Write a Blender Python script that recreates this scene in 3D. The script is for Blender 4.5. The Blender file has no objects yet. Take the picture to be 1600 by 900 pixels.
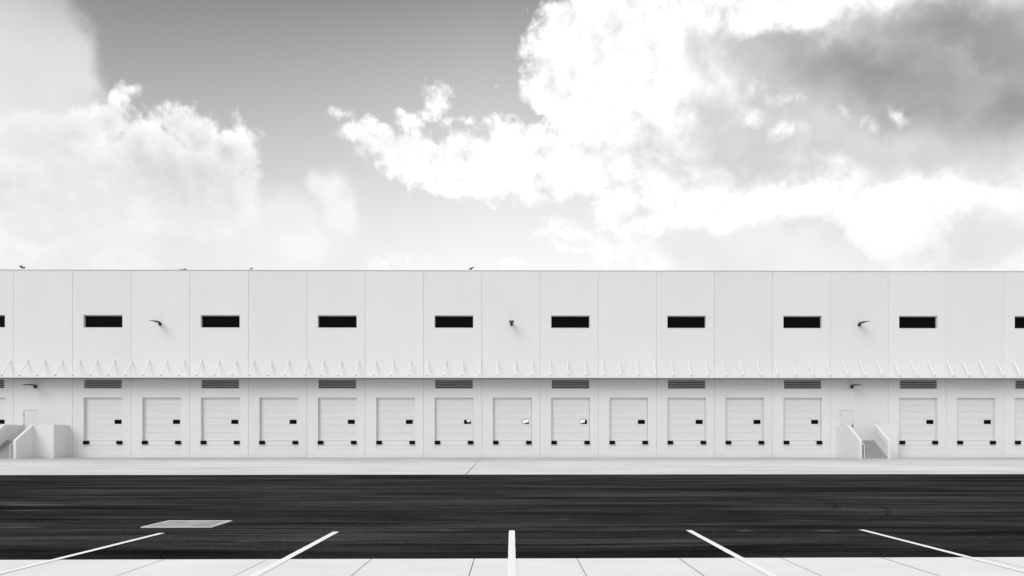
import bpy, bmesh, math, random
from mathutils import Vector, Matrix
R = math.radians
sc = bpy.context.scene
COL = sc.collection
random.seed(4)

# ------------------------------------------------------------------ camera
F, D, H, TH = 1066.67, 48.5, 1.22, 0.0065
HZ = 688.0
CX = 800 + F*math.tan(TH)
cam_d = bpy.data.cameras.new('camera'); cam = bpy.data.objects.new('camera', cam_d); COL.objects.link(cam)
cam_d.sensor_width = 36; cam_d.lens = F/1600*36
cam_d.shift_x = -(CX-800)/1600; cam_d.shift_y = (HZ-450)/1600
cam_d.clip_end = 5000; cam_d.clip_start = 0.05
cam.location = (0, -D, H); cam.rotation_euler = (math.pi/2, 0, -TH)
sc.camera = cam
s_, c_ = math.sin(TH), math.cos(TH)
def wx(u):                       # facade x of a column of the photograph
    t = (u-CX)/F
    return D*(s_+t*c_)/(c_-t*s_)
def gp(u, v, z=0.0):             # ground point under a pixel
    dep = F*(H-z)/(v-HZ); r = (u-CX)/F*dep
    return Vector((dep*s_+r*c_, -D+dep*c_-r*s_, z))
def zf(v): return H+(HZ-v)/22.0  # height on the facade

sc.render.engine = 'CYCLES'
sc.view_settings.view_transform = 'Standard'; sc.view_settings.look = 'None'
sc.view_settings.gamma = 1.0
sc.view_settings.exposure = 0.48

# ------------------------------------------------------------------ node helper
class NT:
    def __init__(s, nt): s.t = nt; s.n = nt.nodes; s.l = nt.links
    def new(s, typ, **kw):
        n = s.n.new(typ)
        for k, v in kw.items(): setattr(n, k, v)
        return n
    def setin(s, inp, v):
        if v is None: return
        if isinstance(v, bpy.types.NodeSocket): s.l.new(v, inp)
        else: inp.default_value = v
    def m(s, op, a, b=None, c=None, clamp=False):
        n = s.new('ShaderNodeMath', operation=op); n.use_clamp = clamp
        for i, v in enumerate((a, b, c)): s.setin(n.inputs[i], v)
        return n.outputs[0]
    def vm(s, op, a, b=None):
        n = s.new('ShaderNodeVectorMath', operation=op)
        s.setin(n.inputs[0], a); s.setin(n.inputs[1], b)
        return n.outputs['Value'] if op in ('LENGTH', 'DOT_PRODUCT') else n.outputs[0]
    def noise(s, vec, scale, detail=4, rough=.55, dist=0.0, typ='Fac'):
        n = s.new('ShaderNodeTexNoise'); s.l.new(vec, n.inputs['Vector'])
        n.inputs['Scale'].default_value = scale; n.inputs['Detail'].default_value = detail
        n.inputs['Roughness'].default_value = rough; n.inputs['Distortion'].default_value = dist
        return n.outputs[typ]
    def mapping(s, vec, loc=(0,0,0), rot=(0,0,0), scale=(1,1,1), typ='POINT'):
        n = s.new('ShaderNodeMapping', vector_type=typ); s.l.new(vec, n.inputs['Vector'])
        n.inputs['Location'].default_value = loc; n.inputs['Rotation'].default_value = rot; n.inputs['Scale'].default_value = scale
        return n.outputs[0]
    def rng(s, v, a, b, c=0.0, d=1.0, smooth=True):
        n = s.new('ShaderNodeMapRange'); n.interpolation_type = 'SMOOTHSTEP' if smooth else 'LINEAR'
        s.setin(n.inputs['Value'], v)
        for i, x in zip(('From Min','From Max','To Min','To Max'), (a,b,c,d)): s.setin(n.inputs[i], x)
        return n.outputs[0]
    def mix(s, f, a, b):                 # scalars
        n = s.new('ShaderNodeMix', data_type='FLOAT')
        s.setin(n.inputs[0], f); s.setin(n.inputs[2], a); s.setin(n.inputs[3], b)
        return n.outputs[0]
    def rgb(s, r, g=None, b=None):
        n = s.new('ShaderNodeCombineColor')
        s.setin(n.inputs[0], r); s.setin(n.inputs[1], g if g is not None else r); s.setin(n.inputs[2], b if b is not None else r)
        return n.outputs[0]
    def blob(s, vec, loc, rad, rot=0.0, k=1.0):    # k*(1 - elliptical distance)
        p = s.mapping(vec, (loc[0], loc[1], 0), (0, 0, rot), (rad[0], rad[1], 1), 'TEXTURE')
        return s.m('MULTIPLY_ADD', s.vm('LENGTH', p), -k, k)

# ------------------------------------------------------------------ sun
SUN_DIR = Vector((0.72, 1.0, -0.88)).normalized()      # the way the light travels
EL = math.asin(-SUN_DIR.z); AZ = math.atan2(-SUN_DIR.x, -SUN_DIR.y)
sd = bpy.data.lights.new('sun', 'SUN'); sd.energy = 1.0; sd.angle = R(36); sd.color = (1, 1, 1)
sun = bpy.data.objects.new('sun', sd); COL.objects.link(sun)
sun.rotation_euler = SUN_DIR.to_track_quat('-Z', 'Y').to_euler()

# ------------------------------------------------------------------ sky with clouds, laid out by bearing and elevation
W = bpy.data.worlds.new('World'); sc.world = W; W.use_nodes = True
W.node_tree.nodes.clear(); w = NT(W.node_tree)
tc = w.new('ShaderNodeTexCoord').outputs['Generated']
sky = w.new('ShaderNodeTexSky', sky_type='NISHITA'); sky.sun_disc = False
sky.sun_elevation = EL; sky.sun_rotation = AZ; sky.air_density = 1.0; sky.dust_density = 0.6; sky.ozone_density = 2.0
red = w.new('ShaderNodeSeparateColor'); w.l.new(sky.outputs[0], red.inputs[0])
sx = w.new('ShaderNodeSeparateXYZ'); w.l.new(tc, sx.inputs[0])
az = w.m('ARCTAN2', sx.outputs[0], sx.outputs[1]); el = w.m('ARCSINE', sx.outputs[2])
av = w.new('ShaderNodeCombineXYZ'); w.l.new(az, av.inputs[0]); w.l.new(el, av.inputs[1])
ang = av.outputs[0]
def ae(u, v):
    a = math.atan((u-800)/F); e = math.atan((HZ-v)/F*math.cos(a)); return a, e
# turbulence that frays the outlines
n1 = w.noise(tc, 9, 3, .5, typ='Color'); n2 = w.noise(tc, 38, 6, .62, typ='Color')
def ctr(c, k): return w.vm('MULTIPLY', w.vm('SUBTRACT', c, (.5,.5,.5)), (k, k, 0))
warp = w.vm('ADD', w.vm('ADD', ang, ctr(n1, .050)), ctr(n2, .019))
warp_soft = w.vm('ADD', w.vm('ADD', ang, ctr(n1, .11)), ctr(n2, .035))
wf = w.noise(tc, 22, 9, .62)       # fine billows
wl = w.noise(tc, 6, 5, .55)        # large tone
def field(blobs, vec):
    out = None
    for (u, v, a, b, rot) in blobs:
        p = ae(u, v); q = ae(u+1, v); t = ae(u, v-1)
        kx = math.hypot(q[0]-p[0], q[1]-p[1]); ky = math.hypot(t[0]-p[0], t[1]-p[1])
        skew = math.atan2(q[1]-p[1], q[0]-p[0])
        # chained so that the billows are evaluated one after another (keeps the shader small)
        vv = vec if out is None else w.vm('ADD', vec, w.m('MULTIPLY', out, 1e-12))
        o = w.blob(vv, p, (a*kx, b*ky), R(rot)+skew, min(a, b))
        out = o if out is None else w.m('MAXIMUM', out, o)
    return out
CRISP = [  # photograph columns/rows of each billow: centre, half width, half height, tilt
 (268,196,42,30,0),(310,212,46,42,0),(362,232,44,40,0),(385,250,26,60,0),(200,262,62,42,0),(150,300,90,70,0),
 (300,300,110,80,0),(205,146,16,9,20),(178,162,20,11,30),(160,182,16,14,60),(60,290,120,110,0),(240,245,60,50,0),(160,205,44,36,0),(110,215,70,40,0),
 (185,400,60,28,0),(20,395,60,22,0),(600,414,34,10,0),
 (575,215,52,22,-8),(650,245,100,46,-16),(740,262,110,52,-6),(840,258,120,62,0),(960,250,160,70,0),(700,290,60,24,-10),
 (682,158,24,13,15),(528,172,17,8,0),(718,188,10,5,0),(640,182,14,8,0),(790,146,6,12,0),(815,205,60,20,0),(785,412,24,6,0),
 (900,90,78,110,0),(850,150,40,46,0),(950,150,130,100,0),(1080,60,160,120,0),(930,20,90,60,0),(880,180,40,34,0),
 (900,366,56,22,-4),(960,380,48,34,0),(985,345,60,60,0),(1020,400,60,30,0),
 (1290,20,130,60,10),(1400,10,120,30,0),(1100,320,170,44,0),(1300,310,220,52,0),(1450,345,90,62,0),(1590,418,40,14,0),
 (1250,220,300,140,0),(1500,180,260,260,0),(1150,160,200,150,0),(1550,300,150,70,0),
]
SOFT = [
 (1200,400,300,70,0), (1290,20,150,80,0),(1380,60,200,90,0),
 (50,120,112,130,0),(30,20,80,120,0),(30,300,190,170,0),(200,400,260,110,0),(380,390,180,110,0),(508,300,40,48,0),(530,350,46,60,0),(500,400,100,50,0),
 (1200,385,230,60,0),(1500,350,160,90,0),(1300,200,340,240,0),
]
HOLES = [(1014,34,16,24,20),(1032,46,14,10,0),(852,184,26,9,0)]
GREY = [ (1350,225,330,70,-4),(1200,385,240,60,0),(1530,370,130,60,0), (980,240,80,30,0),(1060,330,90,24,0), (1115,110,34,90,10),(1120,180,60,50,0),(1540,375,100,60,0), (1370,170,330,110,-14),(1180,235,190,60,-8),(1420,240,240,60,0),   # shaded undersides
 (1500,75,240,62,-6),(1590,150,180,90,0),(1400,150,200,62,10),(1290,210,180,62,8),(1150,250,150,40,-10),(1060,265,110,34,-4),(1240,280,130,30,0),
 (1160,55,50,44,30),(1210,150,80,60,0),(1500,230,200,70,0),(1540,365,90,52,0),(1180,380,200,42,0),(1120,370,70,36,0),(1330,385,120,46,0),
]
DARK = [(1380,105,180,56,-10),(1500,60,200,56,-6),(1580,150,90,50,0),(1510,78,200,50,-8),(1450,150,120,30,0)]
GLOW = [(1290,318,220,26,0),(1400,340,80,60,8),(1480,300,160,18,0),(1100,342,100,26,0),(1180,186,11,12,0),(1240,206,15,9,0),(1178,136,13,9,0),(1240,158,22,10,-10),(1366,188,11,9,0),(1325,172,7,8,0),(1410,172,14,7,-30),(1250,10,120,40,12)]
GREYL = [(60,90,110,100,0),(20,170,110,80,0),(120,300,80,34,0),(190,345,150,40,0),(250,370,140,36,0),(260,215,30,30,0),(30,330,60,20,15)]
def clip01(x): return w.m('MAXIMUM', x, 0.0)
wf2 = w.noise(w.vm('ADD', tc, (.010, 0, .014)), 22, 9, .62)
relief = w.m('SUBTRACT', wf, wf2)                      # sunward faces of the billows
wd_ = w.noise(w.vm('ADD', tc, w.vm('MULTIPLY', w.vm('SUBTRACT', n1, (.5,.5,.5)), (.05,.05,.05))), 60, 8, .68)
nz = w.m('ADD', w.m('MULTIPLY', w.m('SUBTRACT', wf, .5), 64.0), w.m('MULTIPLY', w.m('SUBTRACT', wd_, .5), 34.0))
nl = w.m('MULTIPLY', w.m('SUBTRACT', wl, .5), 60.0)
fc = w.m('ADD', field(CRISP, warp), nz)
fh = field(HOLES, warp)
fc = w.m('SUBTRACT', fc, w.m('MULTIPLY', w.m('MAXIMUM', w.m('ADD', fh, w.m('ADD', 6.0, w.m('MULTIPLY', nz, -.8))), 0.0), 1.6))
mc = w.m('POWER', w.rng(fc, -6.0, 15.0), .9)
# toward the horizon the billows melt into haze, sooner on the left
low = w.mix(w.rng(az, -.12, -.30), w.rng(el, .25, .36, .42, 1.0), w.rng(el, .29, .43, .35, 1.0))
mc = w.m('MULTIPLY', mc, low)
ms = w.rng(w.m('ADD', field(SOFT, warp_soft), w.m('ADD', w.m('MULTIPLY', nl, .5), w.m('MULTIPLY', nz, .25))), -12.0, 40.0, 0.0, .86)
gr = w.rng(w.m('ADD', field(GREY, warp_soft), w.m('MULTIPLY', nl, .6)), -14.0, 46.0)
dk = w.rng(w.m('ADD', field(DARK, warp_soft), w.m('MULTIPLY', nl, .35)), -60.0, 62.0)
gl = w.rng(w.m('ADD', field(GLOW, warp), w.m('MULTIPLY', nz, .9)), -10.0, 22.0)
gL = w.rng(w.m('ADD', field(GREYL, warp_soft), nl), -14.0, 46.0)
# scattered cloud in the rest of the sky (behind the camera)
back = w.rng(sx.outputs[1], .35, -.05)
mb = w.m('MULTIPLY', w.rng(wl, .42, .62), back)
# clear sky: red channel of the sky model (a red filter in front of black-and-white film),
# with a thin pale veil that thickens toward the horizon
sel = sx.outputs[2]                                     # sine of the elevation
veil = w.rng(sel, .60, .18, 0.0, 1.0, smooth=False)
side = w.rng(az, -.52, -.05, .66, 1.14, smooth=False)
clear = w.m('MULTIPLY', w.m('MULTIPLY', red.outputs[0], .040), side)
clear = w.m('ADD', w.m('MULTIPLY', clear, w.m('SUBTRACT', 1.0, w.m('MULTIPLY', veil, .6))), w.m('MULTIPLY', w.m('POWER', veil, .74), .70))
clear = w.m('MULTIPLY', clear, w.mix(w.m('POWER', veil, 1.5), side, 1.0))
hi = w.rng(sel, .36, .52)                               # 0 low in the sky, 1 high up
white = w.m('MULTIPLY_ADD', relief, .6, w.m('MULTIPLY_ADD', wf, .54, .51))      # billow tone
wm = w.noise(tc, 13, 7, .62)
white = w.m('MULTIPLY', white, w.rng(wm, .30, .50, .90, 1.0))
# the far left bank: bright rims, greyer body
body = w.m('ADD', w.mix(w.rng(fc, 3.0, 42.0), .75, .58), w.m('MULTIPLY', w.m('SUBTRACT', wm, .5), .26))
body = w.m('MULTIPLY_ADD', relief, .5, body)
white = w.mix(w.m('MULTIPLY', w.rng(az, -.12, -.30), .85), white, body)
white = w.mix(w.m('MULTIPLY', gr, .92), white, w.m('MULTIPLY_ADD', wm, .22, .36))
white = w.mix(w.m('MULTIPLY', dk, .88), white, .20)
white = w.mix(w.m('MULTIPLY', gL, .50), white, .57)
white = w.mix(w.m('MULTIPLY', gl, .9), white, .90)
softc = w.mix(hi, w.m('MULTIPLY_ADD', wl, .30, .47), w.m('ADD', w.m('MULTIPLY', w.m('SUBTRACT', wm, .5), .16), w.mix(w.rng(el, .52, .40), w.m('MULTIPLY_ADD', wl, .42, .13), .60)))
c1 = w.mix(ms, clear, softc)
tw = w.rng(w.m('ADD', field([(498,288,24,22,0),(516,300,28,30,0),(534,340,24,36,0),(470,380,60,24,0)], warp), w.m('MULTIPLY', nz, .5)), -6.0, 16.0, 0.0, .55)
c1 = w.mix(tw, c1, .70)
c1 = w.mix(mc, c1, white)
c1 = w.mix(w.m('MULTIPLY', mb, .9), c1, .42)
# unseen bright overcast added overhead, lights the ground more than the walls
c1 = w.mix(w.m('MULTIPLY', w.rng(sel, .62, .80), w.rng(wl, .25, .5, .6, 1.0)), c1, .80)
below = w.rng(sx.outputs[2], -.02, .0)
c1 = w.mix(below, .25, c1)
STR = 0.1
bg = w.new('ShaderNodeBackground'); bg.inputs['Strength'].default_value = STR
w.l.new(w.rgb(w.m('MULTIPLY', c1, 1.0/STR)), bg.inputs['Color'])
wo = w.new('ShaderNodeOutputWorld'); w.l.new(bg.outputs[0], wo.inputs[0])
W.cycles.sampling_method = 'MANUAL'; W.cycles.sample_map_resolution = 512

# ------------------------------------------------------------------ materials
def mat(name, g, rough=.7, spec=.3, metal=0.0, var=0.0, vscale=2.0, bump=0.0, bscale=60.0, tint=(1,1,1), fn=None):
    m = bpy.data.materials.new(name); m.use_nodes = True
    t = NT(m.node_tree); b = m.node_tree.nodes['Principled BSDF']
    b.inputs['Roughness'].default_value = rough; b.inputs['Specular IOR Level'].default_value = spec; b.inputs['Metallic'].default_value = metal
    co = t.new('ShaderNodeTexCoord').outputs['Object']
    geo = t.new('ShaderNodeNewGeometry').outputs['Position']
    val = g
    n = t.noise(geo, vscale, 5, .6)
    val = t.m('MULTIPLY_ADD', t.m('SUBTRACT', n, .5), var, g)
    if fn: val = fn(t, geo, val)
    t.l.new(t.rgb(t.m('MULTIPLY', val, tint[0]), t.m('MULTIPLY', val, tint[1]), t.m('MULTIPLY', val, tint[2])), b.inputs['Base Color'])
    if bump:
        bn = t.new('ShaderNodeBump'); bn.inputs['Strength'].default_value = bump; bn.inputs['Distance'].default_value = .01
        t.l.new(t.noise(geo, bscale, 4, .6), bn.inputs['Height']); t.l.new(bn.outputs[0], b.inputs['Normal'])
    return m

def wall_fn(t, p, v):
    # rain streaks run straight down the paint; faint cloudy roller marks
    st = t.noise(t.mapping(p, scale=(3.2, 1, .10)), 2.0, 5, .65)
    v = t.m('MULTIPLY_ADD', t.m('SUBTRACT', st, .5), .028, v)
    bl = t.noise(t.mapping(p, scale=(1, 1, .7)), .35, 3, .5)
    v = t.m('MULTIPLY_ADD', t.m('SUBTRACT', bl, .5), .06, v)
    z = t.new('ShaderNodeSeparateXYZ'); t.l.new(p, z.inputs[0])
    # each cast panel took the paint a little differently
    pid = t.m('FLOOR', t.m('DIVIDE', t.m('SUBTRACT', z.outputs[0], -35.242), 4.138))
    wn = t.new('ShaderNodeTexWhiteNoise', noise_dimensions='1D'); t.l.new(pid, wn.inputs['W'])
    v = t.m('MULTIPLY_ADD', t.m('SUBTRACT', wn.outputs['Value'], .5), .030, v)
    splash = t.m('MULTIPLY', t.rng(z.outputs[2], .35, 0.0), t.noise(p, 2.6, 5, .7))
    return t.m('MULTIPLY_ADD', splash, -.10, v)
M = {}
M['paint'] = mat('wall_paint', .80, .8, .2, var=.02, bump=.15, bscale=30, fn=wall_fn)
M['door'] = mat('door_paint', .77, .55, .35, var=.03)
M['trim'] = mat('trim_paint', .80, .5, .3, var=.03)
M['cap'] = mat('cap_metal', .55, .5, .4, var=.05)
M['groove'] = mat('joint_sealant', .40, .9, .1, var=.08)
M['shade_sheet'] = mat('soffit_shade', .10, .7, .2, var=.04)  # shade under the canopy put into a dark colour
M['steel'] = mat('white_steel', .84, .4, .4, var=.03)
M['bolt'] = mat('bolt_steel', .30, .5, .4, var=.05)
M['rubber'] = mat('black_rubber', .006, .85, .1, var=.004, vscale=20, bump=.4, bscale=40)
M['lamp'] = mat('lamp_bronze', .035, .5, .4, var=.01, vscale=8)
M['louver'] = mat('louver_metal', .55, .6, .3, var=.05)
M['louverdark'] = mat('louver_duct', .03, .9, .1)
M['glass'] = mat('dark_glass', .004, .6, .03, var=.004, vscale=1.5, tint=(1,1,1.12))
M['frame'] = mat('window_frame', .42, .5, .3)
M['hinge'] = mat('hinge_steel', .20, .4, .5)
M['roof'] = mat('roof_membrane', .55, .8, .2, var=.06)
M['stair'] = mat('stair_concrete', .36, .9, .2, var=.12, vscale=3, bump=.3)
M['bird'] = mat('dark_feathers', .05, .8, .2, var=.05, vscale=14)
M['birdgrey'] = mat('grey_feathers', .17, .8, .2, var=.14, vscale=12)
M['beak'] = mat('beak_horn', .08, .5, .3)
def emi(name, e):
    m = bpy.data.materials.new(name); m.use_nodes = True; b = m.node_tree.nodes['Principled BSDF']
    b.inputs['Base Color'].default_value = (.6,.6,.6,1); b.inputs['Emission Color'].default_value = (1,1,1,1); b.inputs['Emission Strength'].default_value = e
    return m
M['glint'] = emi('painted_reflection', .75)  # glowing plate painted as a window reflection, no lamp behind it
M['glintgrey'] = mat('reflection_grey', .16, .7, .2)  # darker part of the painted window reflections

def line_mask(t, p, x0, x1, y0, y1, wid):       # distance to a straight joint
    pass
def apron_fn(t, p, v):
    a = t.noise(t.mapping(p, scale=(.10, .20, 1), rot=(0,0,R(2))), 2.2, 8, .72, .6)
    v = t.m('MULTIPLY_ADD', t.m('SUBTRACT', a, .5), .55, v)
    b = t.noise(t.mapping(p, scale=(.03, .12, 1), rot=(0,0,R(-5))), 2.0, 6, .66, .8)
    v = t.m('MULTIPLY_ADD', t.m('SUBTRACT', b, .5), .42, v)
    f = t.noise(p, 14, 4, .7); v = t.m('MULTIPLY_ADD', t.m('SUBTRACT', f, .5), .05, v)
    # tone gradient: darker band by the wall, paler toward the asphalt
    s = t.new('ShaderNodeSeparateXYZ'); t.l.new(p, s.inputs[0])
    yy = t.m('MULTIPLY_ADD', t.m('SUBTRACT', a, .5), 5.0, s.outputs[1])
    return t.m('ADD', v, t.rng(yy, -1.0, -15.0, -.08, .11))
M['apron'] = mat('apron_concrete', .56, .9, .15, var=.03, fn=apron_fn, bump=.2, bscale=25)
SC = [(55,789,95,.9),(45,797,60,.6),(30,824,60,.8),(1165,829,22,.8),(1290,829,26,.8),(700,829,36,.4),(580,839,60,.3),(880,811,26,.5),(1105,819,60,.35),(380,846,40,.5),(1250,813,90,.4),(1500,829,50,.25)]
def asphalt_fn(t, p, v):
    wv = t.noise(t.mapping(p, scale=(.12, .12, 1)), 1.0, 3, .5)
    off = t.new('ShaderNodeCombineXYZ'); t.l.new(t.m('MULTIPLY', wv, 1.3), off.inputs[1])
    pw = t.vm('ADD', p, off.outputs[0])
    a = t.noise(t.mapping(pw, scale=(.10, 1.5, 1)), 2.4, 7, .70)
    v = t.m('MULTIPLY', v, t.rng(a, .34, .66, .55, 1.45, smooth=False))
    b = t.noise(t.mapping(p, loc=(7,3,0), scale=(.07, .42, 1), rot=(0,0,R(3))), 2.0, 6, .66, .5)
    v = t.m('MULTIPLY', v, t.rng(b, .36, .64, .40, 1.50, smooth=False))
    g = t.noise(p, 48, 4, .85); v = t.m('MULTIPLY', v, t.rng(g, .34, .66, .35, 1.75, smooth=False))
    g2 = t.noise(p, 13, 4, .7); v = t.m('MULTIPLY', v, t.rng(g2, .32, .68, .72, 1.28, smooth=False))
    # dark roller seams, wavering, broken
    for k, (off, sc_) in enumerate(((2, 1.1), (31, 2.3))):
        sm = t.noise(t.mapping(pw, loc=(off, 9, 0), scale=(.035, sc_, 1), rot=(0, 0, R(-.6+k*1.4))), 1.0, 5, .62)
        v = t.m('MULTIPLY', v, t.rng(t.m('ABSOLUTE', t.m('SUBTRACT', sm, .5)), .0, .022, .45, 1.0))
    # fresh binder band along the near edge
    s = t.new('ShaderNodeSeparateXYZ'); t.l.new(p, s.inputs[0])
    w1 = t.m('MULTIPLY_ADD', t.m('SUBTRACT', a, .5), .5, s.outputs[1])
    v = t.m('MULTIPLY', v, t.rng(w1, -D+7.9, -D+7.35, 1.0, .55))
    # pale scuffs
    fr = t.m('SUBTRACT', t.noise(t.mapping(p, scale=(.5, 3, 1)), 2.5, 4, .7), .5)
    for (u, vv, du, k) in SC:
        c = gp(u, vv); e = gp(u+du, vv); rx = (e-c).length; ry = (gp(u, vv-1.6)-c).length
        o = t.m('ADD', t.blob(p, (c.x, c.y), (rx, ry), random.uniform(-.02, .02), 1.0), t.m('MULTIPLY', fr, 1.6))
        v = t.m('MULTIPLY_ADD', t.rng(o, .1, .9, 0, .075), k, v)
    # thin tyre arcs
    for (u, vv, r, k) in ((985,782,4.6,.35),(1010,779,3.6,.3),(1400,796,4.3,.4)):
        c = gp(u, vv)
        d = t.m('ABSOLUTE', t.m('SUBTRACT', t.vm('LENGTH', t.mapping(t.vm('MULTIPLY', p, (1,1,0)), loc=(-c.x, -c.y, 0))), r))
        xs = t.rng(s.outputs[0], c.x, c.x+r*.8)
        v = t.m('MULTIPLY', v, t.m('SUBTRACT', 1.0, t.m('MULTIPLY', t.m('MULTIPLY', t.rng(d, .05, .01), xs), k)))
    return t.m('MAXIMUM', v, .008)
M['asphalt'] = mat('asphalt', .041, .95, .0, var=.006, fn=asphalt_fn, bump=.5, bscale=70, tint=(1, .985, 1.035))
JOINTS = [(741, .0), ]
jx = gp(741, 874).x; jp = gp(902, 874).x-jx
def pave_fn(t, p, v):
    a = t.noise(t.mapping(p, scale=(.5, .8, 1)), 1.6, 6, .6); v = t.m('MULTIPLY_ADD', t.m('SUBTRACT', a, .5), .26, v)
    f = t.noise(p, 60, 3, .8); v = t.m('MULTIPLY_ADD', t.m('SUBTRACT', f, .5), .05, v)
    s = t.new('ShaderNodeSeparateXYZ'); t.l.new(p, s.inputs[0])
    vo = t.new('ShaderNodeTexVoronoi'); t.l.new(p, vo.inputs['Vector']); vo.inputs['Scale'].default_value = 2.3
    sp = t.m('MULTIPLY', t.rng(vo.outputs['Distance'], .05, .02), t.rng(t.noise(p, 1.1, 2, .5), .45, .6))
    return t.m('MULTIPLY_ADD', sp, -.22, v)
M['pave'] = mat('pavement_concrete', .80, .9, .15, var=.03, fn=pave_fn, bump=.25, bscale=60)
def line_fn(t, p, v):
    n = t.noise(p, 26, 4, .75)
    return t.m('MULTIPLY_ADD', t.rng(n, .42, .28), -.34, v)
M['line'] = mat('line_paint', .91, .7, .2, var=.03, fn=line_fn)
M['slab'] = mat('slab_concrete', .36, .9, .15, var=.60, vscale=2.2, bump=.3)
M['slabrim'] = mat('slab_rim', .68, .8, .2, var=.1)
M['ground'] = mat('ground_gravel', .22, .95, .1, var=.1, vscale=.3)
M['jointdark'] = mat('joint_gap', .10, .95, .05, var=.05)

# ------------------------------------------------------------------ mesh helpers
def finish(name, bm, m, parent=None, smooth=False, recalc=True):
    if recalc: bmesh.ops.recalc_face_normals(bm, faces=bm.faces)
    me = bpy.data.meshes.new(name); bm.to_mesh(me); bm.free()
    if smooth:
        for p in me.polygons: p.use_smooth = True
    me.materials.append(m)
    o = bpy.data.objects.new(name, me); COL.objects.link(o)
    if parent: o.parent = parent
    return o
def box(bm, x0, x1, y0, y1, z0, z1, bev=0.0):
    r = bmesh.ops.create_cube(bm, size=1.0)
    bmesh.ops.scale(bm, vec=(x1-x0, y1-y0, z1-z0), verts=r['verts'])
    bmesh.ops.translate(bm, vec=((x0+x1)/2, (y0+y1)/2, (z0+z1)/2), verts=r['verts'])
    if bev:
        es = list({e for v in r['verts'] for e in v.link_edges})
        bmesh.ops.bevel(bm, geom=es, offset=bev, segments=2, affect='EDGES', profile=.6)
def prism(bm, pts, ax, a0, a1, bev=0.0):     # polygon in the plane across axis ax
    def P(p, a): return {'X': (a, p[0], p[1]), 'Y': (p[0], a, p[1]), 'Z': (p[0], p[1], a)}[ax]
    va = [bm.verts.new(P(p, a0)) for p in pts]; vb = [bm.verts.new(P(p, a1)) for p in pts]
    fs = [bm.faces.new(va), bm.faces.new(list(reversed(vb)))]
    n = len(pts)
    for i in range(n): fs.append(bm.faces.new((va[i], vb[i], vb[(i+1)%n], va[(i+1)%n])))
    if bev:
        es = list({e for f in fs for e in f.edges})
        bmesh.ops.bevel(bm, geom=es, offset=bev, segments=2, affect='EDGES', profile=.6)
def tube(bm, pts, r, seg=10, caps=True):
    pts = [Vector(p) for p in pts]; rings = []
    rr = r if isinstance(r, (list, tuple)) else [r]*len(pts)
    for i, p in enumerate(pts):
        d = (pts[min(i+1, len(pts)-1)]-pts[max(i-1, 0)]).normalized()
        up = Vector((0,0,1)) if abs(d.z) < .95 else Vector((1,0,0))
        a = d.cross(up).normalized(); b = d.cross(a).normalized()
        q = rr[i]; qa, qb = (q if isinstance(q, tuple) else (q, q))
        rings.append([bm.verts.new(p + a*math.cos(2*math.pi*k/seg)*qa + b*math.sin(2*math.pi*k/seg)*qb) for k in range(seg)])
    for A, B in zip(rings, rings[1:]):
        for k in range(seg): bm.faces.new((A[k], A[(k+1)%seg], B[(k+1)%seg], B[k]))
    if caps: bm.faces.new(rings[0]); bm.faces.new(list(reversed(rings[-1])))
def NB(): return bmesh.new()
def thing(name, label, cat, loc=(0,0,0), group=None):
    o = bpy.data.objects.new(name, None); COL.objects.link(o); o.location = loc; o.empty_display_size = .3
    o['label'] = label; o['category'] = cat
    if group: o['group'] = group
    return o
def tag(o, label=None, cat=None, group=None, kind=None):
    if label: o['label'] = label
    if cat: o['category'] = cat
    if group: o['group'] = group
    if kind: o['kind'] = kind
    return o
def copy_tree(o, parent=None, loc=None):
    c = o.copy(); COL.objects.link(c); c.parent = parent
    if loc is not None: c.location = loc
    for ch in list(o.children): copy_tree(ch, c)
    return c
def sheet(name, pts, z, m, kind='structure', sub=0):
    bm = NB(); vs = [bm.verts.new((p[0], p[1], z)) for p in pts]; f = bm.faces.new(vs)
    if f.normal.z < 0: bmesh.ops.reverse_faces(bm, faces=[f])
    bm.normal_update()
    if f.normal.z < 0: f.normal_flip()
    o = finish(name, bm, m, recalc=False); tag(o, kind=kind); return o

# ------------------------------------------------------------------ ground
def edge(v0, v1, X):          # a line on the ground that crosses the photo at rows v0 (left) and v1 (right)
    a = gp(0, v0); b = gp(1600, v1); t = (X-a.x)/(b.x-a.x); return a.y+(b.y-a.y)*t
XL, XR = -60.0, 60.0
sheet('ground', [(-900,-900), (900,-900), (900,900), (-900,900)], -.008, M['ground'])
e1 = lambda X: edge(742.2, 740.6, X)
e2 = lambda X: edge(875.0, 870.6, X)
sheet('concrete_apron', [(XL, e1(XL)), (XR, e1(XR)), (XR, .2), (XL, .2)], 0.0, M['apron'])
sheet('asphalt_road', [(XL, e2(XL)), (XR, e2(XR)), (XR, e1(XR)), (XL, e1(XL))], -.002, M['asphalt'])
sheet('concrete_pavement', [(XL, -D-22), (XR, -D-22), (XR, e2(XR)), (XL, e2(XL))], .001, M['pave'])
# expansion joints of the near pavement, thin dark strips let into the slab
jm = NB()
k = 0
for i in range(-14, 15):
    x = jx + i*jp; y1 = e2(x)-.003; wd = .0035 if i % 2 == 0 else .0028
    if i in (-4,): continue
    if i in (-2, 5): wd = .0022
    vs = [jm.verts.new(q) for q in ((x-wd, -D-21.9, .0035), (x+wd, -D-21.9, .0035), (x+wd, y1, .0035), (x-wd, y1, .0035))]
    jm.faces.new(vs)
o = finish('pavement_joints', jm, M['jointdark']); tag(o, kind='structure')
jm = NB()                      # the one long joint that crosses the apron
a = gp(752.6, 715.2); b = gp(727.8, 741.3); d = (b-a).normalized(); n = Vector((d.y, -d.x, 0))*.03
jm.faces.new([jm.verts.new(q+Vector((0,0,.004))) for q in (a-n, a+n, b+n, b-n)])
o = finish('apron_joint', jm, M['groove']); tag(o, kind='structure')

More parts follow.
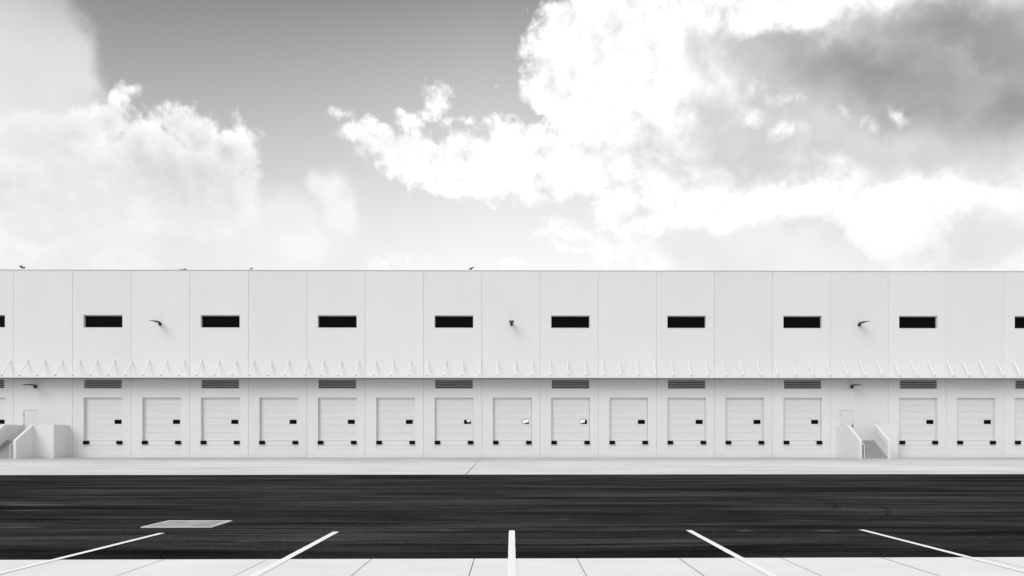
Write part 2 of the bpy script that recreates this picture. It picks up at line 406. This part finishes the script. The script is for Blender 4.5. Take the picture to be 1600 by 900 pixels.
# painted parking lines
def fit_line(u0, v0, u1, v1, w0, label):
    a = gp(u0, v0); b = gp(u1, v1); d = (b-a).normalized(); b2 = a+d*6.0; n = Vector((d.y, -d.x, 0))*w0/2
    bm = NB(); N = 60; L = []; Rr = []
    for i in range(N+1):
        t = i/N; p = a.lerp(b2, t); j = random.uniform(-.0015, .0015)
        k = 1.0+.10*max(0, min(1, (p.y-e2(p.x)+.02)*-8))
        L.append(bm.verts.new((p.x-n.x*k+j, p.y-n.y*k, .006))); Rr.append(bm.verts.new((p.x+n.x*k+random.uniform(-.0015,.0015), p.y+n.y*k, .006)))
    for i in range(N): bm.faces.new((L[i], Rr[i], Rr[i+1], L[i+1]))
    bm.normal_update()
    for f in bm.faces:
        if f.normal.z < 0: f.normal_flip()
    o = finish('parking_line', bm, M['line'], recalc=False)
    tag(o, label, 'parking line', 'white parking lines painted across the asphalt and pavement')
fit_line(253, 833.5, 0, 896.5, .080, 'white painted parking line at far left, starting just in front of the pale slab')
fit_line(525, 831.5, 396, 901, .082, 'white painted parking line slanting down left, between the centre line and the far left line')
fit_line(799.8, 829.5, 799.5, 900, .078, 'straight upright white parking line in the middle of the photo')
fit_line(1076, 829, 1206, 899.5, .080, 'white painted parking line slanting down right, next one right of the upright centre line')
fit_line(1346, 828.3, 1600, 893.5, .078, 'white painted parking line at far right, flattest of those leaning right')

# pale access slab in the asphalt
P = [gp(264, 814.2), gp(363, 814.2), gp(331, 824.2), gp(219.7, 824.6)]
t = thing('access_slab', 'pale flat concrete slab set in the dark asphalt near the left parking line', 'slab')
bm = NB(); c = sum(P, Vector())/4; inn = [c+(q-c)*.91 for q in P]
for a_, z0 in ((P, .004),):
    lo = [bm.verts.new((q.x, q.y, -.002)) for q in a_]; hi = [bm.verts.new((q.x, q.y, .012)) for q in a_]; ih = [bm.verts.new((q.x, q.y, .012)) for q in inn]; il = [bm.verts.new((q.x, q.y, .002)) for q in inn]
    for i in range(4):
        j = (i+1)%4; bm.faces.new((lo[i], lo[j], hi[j], hi[i])); bm.faces.new((hi[i], hi[j], ih[j], ih[i])); bm.faces.new((ih[i], ih[j], il[j], il[i]))
finish('rim', bm, M['slabrim'], t)
bm = NB(); bm.faces.new([bm.verts.new((q.x, q.y, .008)) for q in inn])
finish('lid', bm, M['slab'], t)

# ------------------------------------------------------------------ warehouse
PITCH, X0 = 4.138, -35.242
def jb(k): return X0 + k*PITCH
ZT = zf(423.2)
KMIN, KMAX = -4, 22
wh = thing('warehouse', 'long white concrete warehouse with a row of loading dock doors under narrow black windows', 'warehouse')
OX0, OX1 = .79, 3.53           # opening from the bay's left joint
STAIRBAY = (0, 14)
ZD0, ZD1 = zf(702.4), zf(621.5)
ZL0, ZL1 = zf(607.6), 5.50
ZW0, ZW1 = zf(512.6), zf(492.8)
PX0, PX1, PZ0, PZ1 = .66, 1.71, 1.22, 3.375   # person door
DEP = .26
wall = NB(); seal = NB()
def face(bm, pts): bm.faces.new([bm.verts.new(p) for p in pts])
def bay_face(bm, xa, xb, za, zb, holes):
    xs = sorted({xa, xb, *[h[0] for h in holes], *[h[1] for h in holes]})
    zs = sorted({za, zb, *[h[2] for h in holes], *[h[3] for h in holes]})
    for i in range(len(xs)-1):
        for j in range(len(zs)-1):
            cx, cz = (xs[i]+xs[i+1])/2, (zs[j]+zs[j+1])/2
            if any(h[0] < cx < h[1] and h[2] < cz < h[3] for h in holes): continue
            face(bm, ((xs[i],0,zs[j]), (xs[i+1],0,zs[j]), (xs[i+1],0,zs[j+1]), (xs[i],0,zs[j+1])))
    for (a, b, c, d, dp) in holes:
        face(bm, ((a,0,c),(a,dp,c),(a,dp,d),(a,0,d))); face(bm, ((b,0,c),(b,0,d),(b,dp,d),(b,dp,c)))
        face(bm, ((a,0,c),(b,0,c),(b,dp,c),(a,dp,c))); face(bm, ((a,0,d),(a,dp,d),(b,dp,d),(b,0,d)))
G = .013; GD = .03
for k in range(KMIN, KMAX):
    x = jb(k); xa, xb = x+G, x+PITCH-G
    holes = []
    vis = -1 <= k <= 17
    if vis:
        if k % 2: 
            holes.append((x+OX0-.01, x+OX1, ZW0, ZW1, .24)); holes.append((x+OX0+.01, x+OX1-.02, ZL0, ZL1, .25))
        else: holes.append((x+OX0-.03, x+OX1+.03, ZL0, ZL1, .022))
        if k in STAIRBAY: holes.append((x+PX0, x+PX1, .9, PZ1, .10))
        else: holes.append((x+OX0, x+OX1, ZD0, ZD1, DEP))
    bay_face(wall, xa, xb, -.05, ZT, holes)
    if vis and k % 2 == 0:   # blank infill behind the shallow outline
        face(wall, ((x+OX0-.03,.022,ZL0),(x+OX1+.03,.022,ZL0),(x+OX1+.03,.022,ZL1),(x+OX0-.03,.022,ZL1)))
    # chamfered joint sides
    for s in (xa, xb):
        dx = -.008 if s == xa else .008
        face(wall, ((s,0,-.05),(s+dx,GD,-.05),(s+dx,GD,ZT),(s,0,ZT)))
    face(seal, ((x-G, GD-.004, -.05), (x+G, GD-.004, -.05), (x+G, GD-.004, ZT), (x-G, GD-.004, ZT)))
XW0, XW1 = jb(KMIN), jb(KMAX)
# ends and back
face(wall, ((XW0,0,-.05),(XW0,45,-.05),(XW0,45,ZT),(XW0,0,ZT))); face(wall, ((XW1,0,-.05),(XW1,45,-.05),(XW1,45,ZT),(XW1,0,ZT)))
face(wall, ((XW0,45,-.05),(XW1,45,-.05),(XW1,45,ZT),(XW0,45,ZT))); face(wall, ((XW0,.24,ZT-1),(XW1,.24,ZT-1),(XW1,.24,ZT),(XW0,.24,ZT)))
finish('wall', wall, M['paint'], wh, recalc=False)
finish('joint_sealant', seal, M['groove'], wh, recalc=False)
bm = NB(); box(bm, XW0, XW1, .3, 45, ZT-1.0, ZT-.8); finish('roof', bm, M['roof'], wh)
bm = NB(); box(bm, XW0-.03, XW1+.03, -.03, .28, ZT-.005, ZT+.040, .006); finish('parapet_cap', bm, M['cap'], wh)

# dock doors
def make_door():
    bm = NB(); wd = OX1-OX0-.01; zb, zt = 1.19, ZD1-.004; n = 7
    zs = [zb, zf(676), zf(664.5), zf(653.5), zf(642.6), zf(632.6), zt]
    WX0, WX1, WZ0, WZ1 = 2.085, 2.545, 2.405, 2.665
    for a, b in zip(zs, zs[1:]):
        if a < WZ0 and b > WZ1 or (a <= WZ0 < b) :
            box(bm, .005, WX0-.02, DEP-.05, DEP-.01, a+.0032, b-.0032, .003); box(bm, WX1+.02, wd, DEP-.05, DEP-.01, a+.0032, b-.0032, .003)
            box(bm, WX0-.0199, WX1+.0199, DEP-.049, DEP-.01, a+.005, WZ0-.02); box(bm, WX0-.0199, WX1+.0199, DEP-.049, DEP-.01, WZ1+.02, b-.005)
        else:
            box(bm, .005, wd, DEP-.05, DEP-.01, a+.0032, b-.0032, .003)
        mid = (a+b)/2
    box(bm, .005, wd, DEP+.07, DEP+.10, zb-.6, zt)
    o = finish('dock_door', bm, M['door'], wh)
    fr = NB()
    for q in ((WX0-.02, WX1+.02, WZ0-.02, WZ0), (WX0-.02, WX1+.02, WZ1, WZ1+.02), (WX0-.02, WX0, WZ0, WZ1), (WX1, WX1+.02, WZ0, WZ1)):
        box(fr, q[0], q[1], DEP-.056, DEP-.02, q[2], q[3])
    finish('window_frame', fr, M['glass'], o)
    pn = NB(); box(pn, WX0, WX1, DEP-.03, DEP-.022, WZ0, WZ1); finish('window_pane', pn, M['glass'], o)
    sl = NB(); box(sl, .02, wd-.015, DEP-.07, DEP-.03, zb-.012, zb+.012); finish('bottom_seal', sl, M['bolt'], o)
    for q in ((wd-.085, wd-.02), (.012, .07)):
        tr = NB(); box(tr, q[0], q[1], DEP-.085, DEP-.052, zb, zt-.02, .004); finish('guide_track', tr, M['door'], o)
    return o
def make_leveler():
    bm = NB(); a, b = .01, OX1-OX0-.01
    box(bm, a, b, .012, .06, zf(696.4)+.006, 1.185, .004); box(bm, a, b, .008, .06, ZD0+.006, zf(696.4)-.006, .004)
    box(bm, a, b, .062, DEP+.05, ZD0, 1.17)
    return finish('dock_leveler', bm, M['paint'], wh)
def make_bumper():
    bm = NB()
    for i in range(5):
        box(bm, i*.076, i*.076+.073, -.095, -.012, .945, 1.178, .006)
    box(bm, -.004, .384, -.012, .004, .935, 1.19)
    for i in (0, 1): box(bm, .004+i*.35, .02+i*.35, -.102, -.094, .96, 1.165)
    return finish('dock_bumper', bm, M['rubber'], wh)
door0 = make_door(); lev0 = make_leveler(); bum0 = make_bumper(); first = True
doorbays = [k for k in range(-1, 18) if k not in STAIRBAY]
for k in doorbays:
    x = jb(k)+OX0
    if first: d, l, b = door0, lev0, bum0
    else: d, l, b = copy_tree(door0, wh), copy_tree(lev0, wh), copy_tree(bum0, wh)
    b2 = copy_tree(bum0, wh)
    d.location = l.location = (x, 0, 0); b.location = (x+.005, 0, 0); b2.location = (x+OX1-OX0-.385, 0, 0)
    first = False
    # reflections painted as glowing and grey plates in the middle door windows
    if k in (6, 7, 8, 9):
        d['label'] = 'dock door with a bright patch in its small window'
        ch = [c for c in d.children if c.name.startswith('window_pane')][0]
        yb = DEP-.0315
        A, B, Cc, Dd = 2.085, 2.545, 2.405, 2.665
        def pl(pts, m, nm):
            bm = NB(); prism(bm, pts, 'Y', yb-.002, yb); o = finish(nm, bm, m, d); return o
        if k == 6: pl([(A+.36,Cc+.01),(B-.01,Cc+.01),(B-.01,Cc+.13),(A+.40,Cc+.12)], M['glintgrey'], 'painted_reflection_grey')
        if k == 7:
            pl([(A+.17,Dd-.01),(A+.20,Cc+.14),(A+.30,Cc+.16),(B-.02,Dd-.06),(B-.02,Dd-.01)], M['glint'], 'painted_reflection')
            pl([(A+.21,Cc+.02),(B-.02,Cc+.02),(B-.02,Dd-.08),(A+.30,Cc+.14)], M['glintgrey'], 'painted_reflection_grey')
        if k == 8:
            pl([(A+.03,Dd-.02),(A+.03,Cc+.02),(A+.08,Cc+.02),(B-.01,Dd-.10),(B-.01,Dd-.02)], M['glint'], 'painted_reflection')
            pl([(A+.12,Cc+.02),(B-.01,Cc+.02),(B-.01,Dd-.12)], M['glintgrey'], 'painted_reflection_grey')
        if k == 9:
            pl([(A+.01,Dd-.02),(A+.01,Cc+.03),(B-.13,Cc+.15),(B-.13,Dd-.02)], M['glint'], 'painted_reflection')
            pl([(A+.06,Cc+.01),(B-.13,Cc+.01),(B-.13,Cc+.13)], M['glintgrey'], 'painted_reflection_grey')

# louvers and high windows
def make_louver():
    bm = NB(); a, b = .01, OX1-OX0-.02; N = 5; z0, z1 = ZL0, ZL1
    t = finish('louver_vent', (lambda q: (box(q, a, b, .19, .21, z0, z1), q)[1])(NB()), M['louverdark'], wh)
    h = (z1-z0)/N
    for i in range(N):
        z = z0+i*h
        prism(bm, [(.03, z), (.046, z), (.13, z+h*.5), (.13, z+h*.5+.012), (.046, z+.03), (.03, z+.03)], 'X', a, b)
    finish('louver_blades', bm, M['louver'], t)
    fr = NB()
    box(fr, a-.001, b+.001, -.012, .16, z0-.001, z0+.025); box(fr, a-.001, a+.025, -.008, .16, z0+.025, z1); box(fr, b-.025, b+.001, -.008, .16, z0+.025, z1)
    finish('louver_frame', fr, M['trim'], t)
    return t
def make_window():
    a, b = -.01, OX1-OX0
    bm = NB(); box(bm, a+.035, b-.035, .200, .208, ZW0+.045, ZW1-.055)
    fr = NB()
    for q in ((a+.001, b-.001, ZW0+.001, ZW0+.045), (a+.001, b-.001, ZW1-.055, ZW1-.001), (a+.001, a+.035, ZW0+.045, ZW1-.055), (b-.035, b-.001, ZW0+.045, ZW1-.055)):
        box(fr, q[0], q[1], .18, .23, q[2], q[3])
    w_ = finish('window', fr, M['frame'], wh); finish('pane', bm, M['glass'], w_)
    sl = NB(); box(sl, a+.002, b-.002, -.018, .178, ZW0+.0015, ZW0+.022); finish('sill', sl, M['trim'], w_)
    return w_
lou0 = make_louver(); win0 = make_window(); first = True
for k in range(-1, 18, 2):
    l, q = (lou0, win0) if first else (copy_tree(lou0, wh), copy_tree(win0, wh)); first = False
    l.location = q.location = (jb(k)+OX0, 0, 0)

# person doors at the stair landings
def make_pdoor():
    bm = NB(); w_ = PX1-PX0; box(bm, .05, w_-.05, .045, .085, PZ0+.01, PZ1-.05, .003)
    d = finish('entrance_door', bm, M['door'], wh)
    fr = NB()
    box(fr, .001, .045, .012, .09, PZ0, PZ1-.001); box(fr, w_-.045, w_-.001, .012, .09, PZ0, PZ1-.001); box(fr, .045, w_-.045, .012, .09, PZ1-.045, PZ1-.001)
    box(fr, .001, w_-.001, .088, .094, .9, PZ0)
    finish('door_frame', fr, M['trim'], d)
    for z in (3.05, 2.28, 1.5):
        h = NB(); box(h, .035, .062, .005, .05, z-.07, z+.07, .004); finish('hinge', h, M['hinge'], d)
    h = NB(); tube(h, [(w_-.11, .05, 2.25), (w_-.11, .0, 2.25)], .018, 8); tube(h, [(w_-.11, .0, 2.25), (w_-.22, .0, 2.25)], .013, 8); box(h, w_-.15, w_-.07, .036, .046, 2.15, 2.37, .004)
    finish('handle', h, M['hinge'], d)
    return d
pd0 = make_pdoor()
for i, k in enumerate(STAIRBAY):
    d = pd0 if i == 0 else copy_tree(pd0, wh)
    d.location = (jb(k)+PX0, 0, 0)

# canopy and its braces
bm = NB(); CD = 1.1
prism(bm, [(-.0, 5.595), (-CD+.02, 5.556), (-CD+.02, 5.60), (-.0, 5.69)], 'X', XW0, XW1)
can = finish('canopy', bm, M['trim'], wh)
bm = NB(); prism(bm, [(-.003, 5.590), (-CD+.021, 5.550), (-CD+.021, 5.554), (-.003, 5.594)], 'X', XW0+.01, XW1-.01); finish('shade_sheet', bm, M['shade_sheet'], can)  # dark sheet that deepens the shade under the canopy
bm = NB(); box(bm, XW0, XW1, -CD-.02, -CD+.0199, 5.545, 5.672, .004); finish('fascia', bm, M['trim'], can)
tops = [16+27.2*i for i in range(11)]
tops += [288+(669-288)/14*i for i in range(1, 15)]
tops += [669+27.2*i for i in range(1, 11)]
tops += [941+(1290-941)/13*i for i in range(1, 14)]
tops += [1290+(1583-1290)/11*i for i in range(1, 12)]
tops = [-11.3, -38.5] + tops + [1610, 1637]
tops[tops.index(min(tops, key=lambda q: abs(q-478.4)))] = 480.6
tops[tops.index(min(tops, key=lambda q: abs(q-1476.5)))] = 1479.3
bm = NB(); tube(bm, [(0, -.03, 6.84), (0, -.80, 5.74)], .044, 10)
box(bm, -.045, .045, -.035, -.002, 6.78, 6.90, .004); box(bm, -.04, .04, -.84, -.74, 5.66, 5.70)
br0 = finish('brace', bm, M['steel'], can)
bm = NB(); tube(bm, [(-.05, -.80, 5.735), (.05, -.80, 5.735)], .036, 8); finish('bolt', bm, M['bolt'], can).name = 'bolt'
bolt0 = bpy.data.objects['bolt']; 
# brace with its bolt: one mesh per brace, two materials
me = br0.data; b2 = NB(); b2.from_mesh(me); nf = len(b2.faces); b2.from_mesh(bolt0.data); b2.faces.ensure_lookup_table()
for f in b2.faces[nf:]: f.material_index = 1
b2.to_mesh(me); b2.free(); me.materials.append(M['bolt']); bpy.data.objects.remove(bolt0)
for i, u in enumerate(tops):
    b = br0 if i == 0 else copy_tree(br0, can)
    b.location = (wx(u), 0, 0)

# ------------------------------------------------------------------ wall lamps
def make_lamp(label):
    t = thing('wall_light', label, 'light', group='black arm lights on the warehouse wall')
    bm = NB(); box(bm, -.085, .085, -.11, -.002, -.11, .11, .012); finish('mounting_box', bm, M['lamp'], t)
    bm = NB(); N = 12; prof = []
    for i in range(N+1):
        s = i/N; y = -.10-1.12*s; z = .085+.055*math.sin(min(1, s*1.05)*math.pi*.9)-.06*s
        wd = .07+.10*min(1, max(0, (s-.02)/.14)); th = .055*(1-s)**.6+.018
        prof.append((y, z, wd, th))
    rings = []
    for (y, z, wd, th) in prof:
        rings.append([bm.verts.new((x*wd, y, z+q*th)) for x, q in ((-1,-.5),(-.92,.25),(-.4,.5),(.4,.5),(.92,.25),(1,-.5))])
    for A, B in zip(rings, rings[1:]):
        for k in range(6): bm.faces.new((A[k], A[(k+1)%6], B[(k+1)%6], B[k]))
    bm.faces.new(rings[0]); bm.faces.new(list(reversed(rings[-1])))
    finish('lamp_head', bm, M['lamp'], t, smooth=False)
    bm = NB(); prism(bm, [(-.78, .060), (-1.10, .012), (-1.10, .022), (-.78, .075)], 'X', -.11, .11); finish('lens', bm, M['frame'], t)
    return t
l0 = make_lamp('black arm light high on the left half of the wall, above the dock doors')
LP = [(wx(250.5), zf(507), None), (wx(799.3), zf(506.5), 'black arm light high on the wall, seen end-on in the middle of the photo'),
      (wx(1342.2), zf(507), 'black arm light high on the wall, well above the canopy over the right stairs'),
      (wx(56), zf(604.6), 'black arm light low under the canopy, above the left stairs and door'),
      (wx(1330.6), zf(604.2), 'black arm light low under the canopy, above the right stairs and door')]
for i, (x, z, lab) in enumerate(LP):
    l = l0 if i == 0 else copy_tree(l0)
    l.location = (x, 0, z)
    if lab: l['label'] = lab

# ------------------------------------------------------------------ dock stairs
def make_stairs(label):
    t = thing('dock_stairs', label, 'stairs', group='concrete stairs up to the dock doors')
    T = .20; P1, P2 = 1.58, 3.24; Wd = 1.72; TOP = 2.30; Y0 = -.004
    side = [(Y0, -.02), (-P2, -.02), (-P2, 1.21), (-P1, TOP), (Y0, TOP)]
    bm = NB(); prism(bm, side, 'X', 0, T, .012); finish('side_wall', bm, M['paint'], t)
    side2 = [(-P1+.012, -.02), (-P2, -.02), (-P2, 1.21), (-P1, TOP), (-P1+.012, TOP)]
    bm = NB(); prism(bm, side2, 'X', T+Wd, 2*T+Wd, .012); finish('side_wall', bm, M['paint'], t)
    x1 = 2*T+Wd-.01
    bm = NB(); box(bm, x1, 3.31, -P1, -P1+T, -.02, TOP-.003, .01); finish('guard_wall', bm, M['paint'], t)
    bm = NB(); box(bm, 3.30, 3.50, -P1-.02, Y0, -.02, TOP, .012); finish('guard_wall', bm, M['paint'], t)
    bm = NB(); box(bm, T-.01, 3.31, -P1+.012, Y0, -.02, 1.22); finish('landing', bm, M['stair'], t)
    n = 7; rise = 1.22/n; run = (P2-P1-.02)/(n-1)
    for i in range(n-1):
        y0 = -P2+.02+i*run
        bm = NB(); box(bm, T-.01, T+Wd+.01, y0, -P1+.013-.001*i, -.02 if i == 0 else rise*i+.0005, rise*(i+1), 0)
        finish('step', bm, M['stair'], t)
    def rail(x):
        off = .86; r = .019
        bm = NB()
        zt = lambda y: 1.22-(abs(y)-P1)*(1.09/(P2-P1))*.98
        pts = [(x, -P1+.25, 1.22+off), (x, -P1, 1.22+off), (x, -P2-.02, zt(P2)+off-.02), (x, -P2-.15, zt(P2)+off-.12), (x, -P2-.17, zt(P2)+off-.18), (x, -P2-.17, .0)]
        tube(bm, pts, r, 8)
        return finish('handrail', bm, M['steel'], t)
    for x, sg in ((T+.075, -1), (T+Wd-.075, 1)):
        o2 = rail(x)
        for s in (.12, .5, .88):
            p = Vector((x, -P1, 2.08)).lerp(Vector((x, -P2, 1.01)), s)
            bm = NB(); tube(bm, [p, p+Vector((0, 0, -.06)), p+Vector((.08*sg, 0, -.06))], .010, 6); finish('bracket', bm, M['steel'], o2)
    return t
st0 = make_stairs('white-walled concrete dock stairs at the left edge of the photo, partly cut off')
st0.location = (-34.97-.02, 0, 0)
SX = wx(1306.2); st0.location = (SX-14*PITCH, 0, 0)
st1 = copy_tree(st0, None, (SX, 0, 0)); st1['label'] = 'white-walled concrete dock stairs on the right, between two loading doors'

# ------------------------------------------------------------------ birds on the roof edge
def bird(label, u, v_feet, size, yaw, pose, m, yoff=.12):
    x = wx(u)
    t = thing('bird', label, 'bird', (x, yoff, ZT+.040), 'dark birds along the roof edge')
    t.rotation_euler = (0, 0, yaw); S = size
    # spine runs tail -> head along +x
    if pose == 'stand':
        sp = [(-.21,.075,.012,.008),(-.15,.090,.026,.014),(-.07,.115,.050,.044),(.0,.135,.058,.060),(.06,.165,.048,.054),(.10,.205,.030,.034),(.122,.245,.030,.030),(.14,.262,.026,.024),(.158,.258,.010,.010)]
        beak = [(.155,0,.258),(.20,0,.250)]; leg = .085
    elif pose == 'crouch':
        sp = [(-.24,.060,.014,.008),(-.17,.065,.030,.018),(-.08,.075,.056,.044),(.0,.082,.062,.054),(.07,.085,.050,.044),(.12,.095,.032,.030),(.155,.100,.028,.026),(.178,.098,.010,.010)]
        beak = [(.175,0,.098),(.21,0,.092)]; leg = .04
    else:
        sp = [(-.20,.20,.030,.008),(-.13,.195,.026,.014),(-.06,.185,.046,.040),(.0,.175,.052,.050),(.06,.165,.044,.044),(.11,.150,.030,.030),(.14,.130,.027,.026),(.16,.112,.010,.010)]
        beak = [(.158,0,.114),(.19,0,.092)]; leg = .14
    bm = NB(); seg = 10; rings = []
    for (px, pz, ry, rz) in sp:
        rings.append([bm.verts.new((px*S, math.cos(a)*ry*S, (pz+math.sin(a)*rz)*S)) for a in [2*math.pi*q/seg for q in range(seg)]])
    for A, B in zip(rings, rings[1:]):
        for q in range(seg): bm.faces.new((A[q], A[(q+1)%seg], B[(q+1)%seg], B[q]))
    bm.faces.new(rings[0]); bm.faces.new(list(reversed(rings[-1])))
    b = finish('body', bm, m, t, smooth=True)
    bm = NB(); tube(bm, [tuple(q*S for q in beak[0]), tuple(q*S for q in beak[1])], [.010*S, .002*S], 6); finish('beak', bm, M['beak'], t)
    for sgn in (-1, 1):
        bm = NB()
        if pose == 'fly':
            P_ = [(.07,.03,.20),(.11,.14,.27),(.06,.30,.25),(-.06,.36,.20),(-.05,.24,.23),(-.07,.12,.22),(-.06,.03,.20)]
            up = [bm.verts.new((p[0]*S, p[1]*S*sgn, (p[2]+.006)*S)) for p in P_]; dn = [bm.verts.new((p[0]*S, p[1]*S*sgn, (p[2]-.006)*S)) for p in P_]
            bm.faces.new(up); bm.faces.new(list(reversed(dn)))
            for q in range(len(P_)): bm.faces.new((up[q], dn[q], dn[(q+1)%len(P_)], up[(q+1)%len(P_)]))
        else:
            z0 = sp[3][1]
            k = .03 if pose == 'stand' else 0.0
            tube(bm, [(.07*S, .042*S*sgn, (z0+.01+k)*S), (.0, .058*S*sgn, (z0+.005)*S), (-.09*S, .046*S*sgn, (z0-.015-k*.4)*S), (-.19*S, .014*S*sgn, (z0-.03-k)*S)],
                 [(.008*S,.030*S), (.010*S,.046*S), (.009*S,.032*S), (.004*S,.008*S)], 8)
        finish('wing', bm, m, t)
        bm = NB(); tube(bm, [(.01*S, .022*S*sgn, leg*S), (.015*S, .024*S*sgn, .01*S)], .006*S, 6)
        for a in (-.5, 0, .5): tube(bm, [(.015*S, .024*S*sgn, .006*S), ((.015+.035*math.cos(a))*S, (.024*sgn+.035*math.sin(a))*S, .004*S)], .004*S, 5)
        finish('leg', bm, M['beak'], t)
    return t
bird('black bird with arched wings just above the roof edge, leftmost bird', 32.5, 420, .95, math.pi*.02, 'fly', M['bird'])
bird('small pale bird crouching low on the roof edge, beside a darker bird', 280.5, 421, .62, math.pi*.9, 'crouch', M['birdgrey'])
bird('dark bird crouching on the roof edge right beside a tiny pale one', 287.5, 420, .85, math.pi*.05, 'crouch', M['birdgrey'])
bird('small grey bird standing head up on the roof edge, right of two crouching birds', 392, 419, .85, .9, 'stand', M['birdgrey'])
bird('dark bird with head raised on the roof edge near the middle of the building', 736.5, 417, 1.15, .1, 'stand', M['bird'])
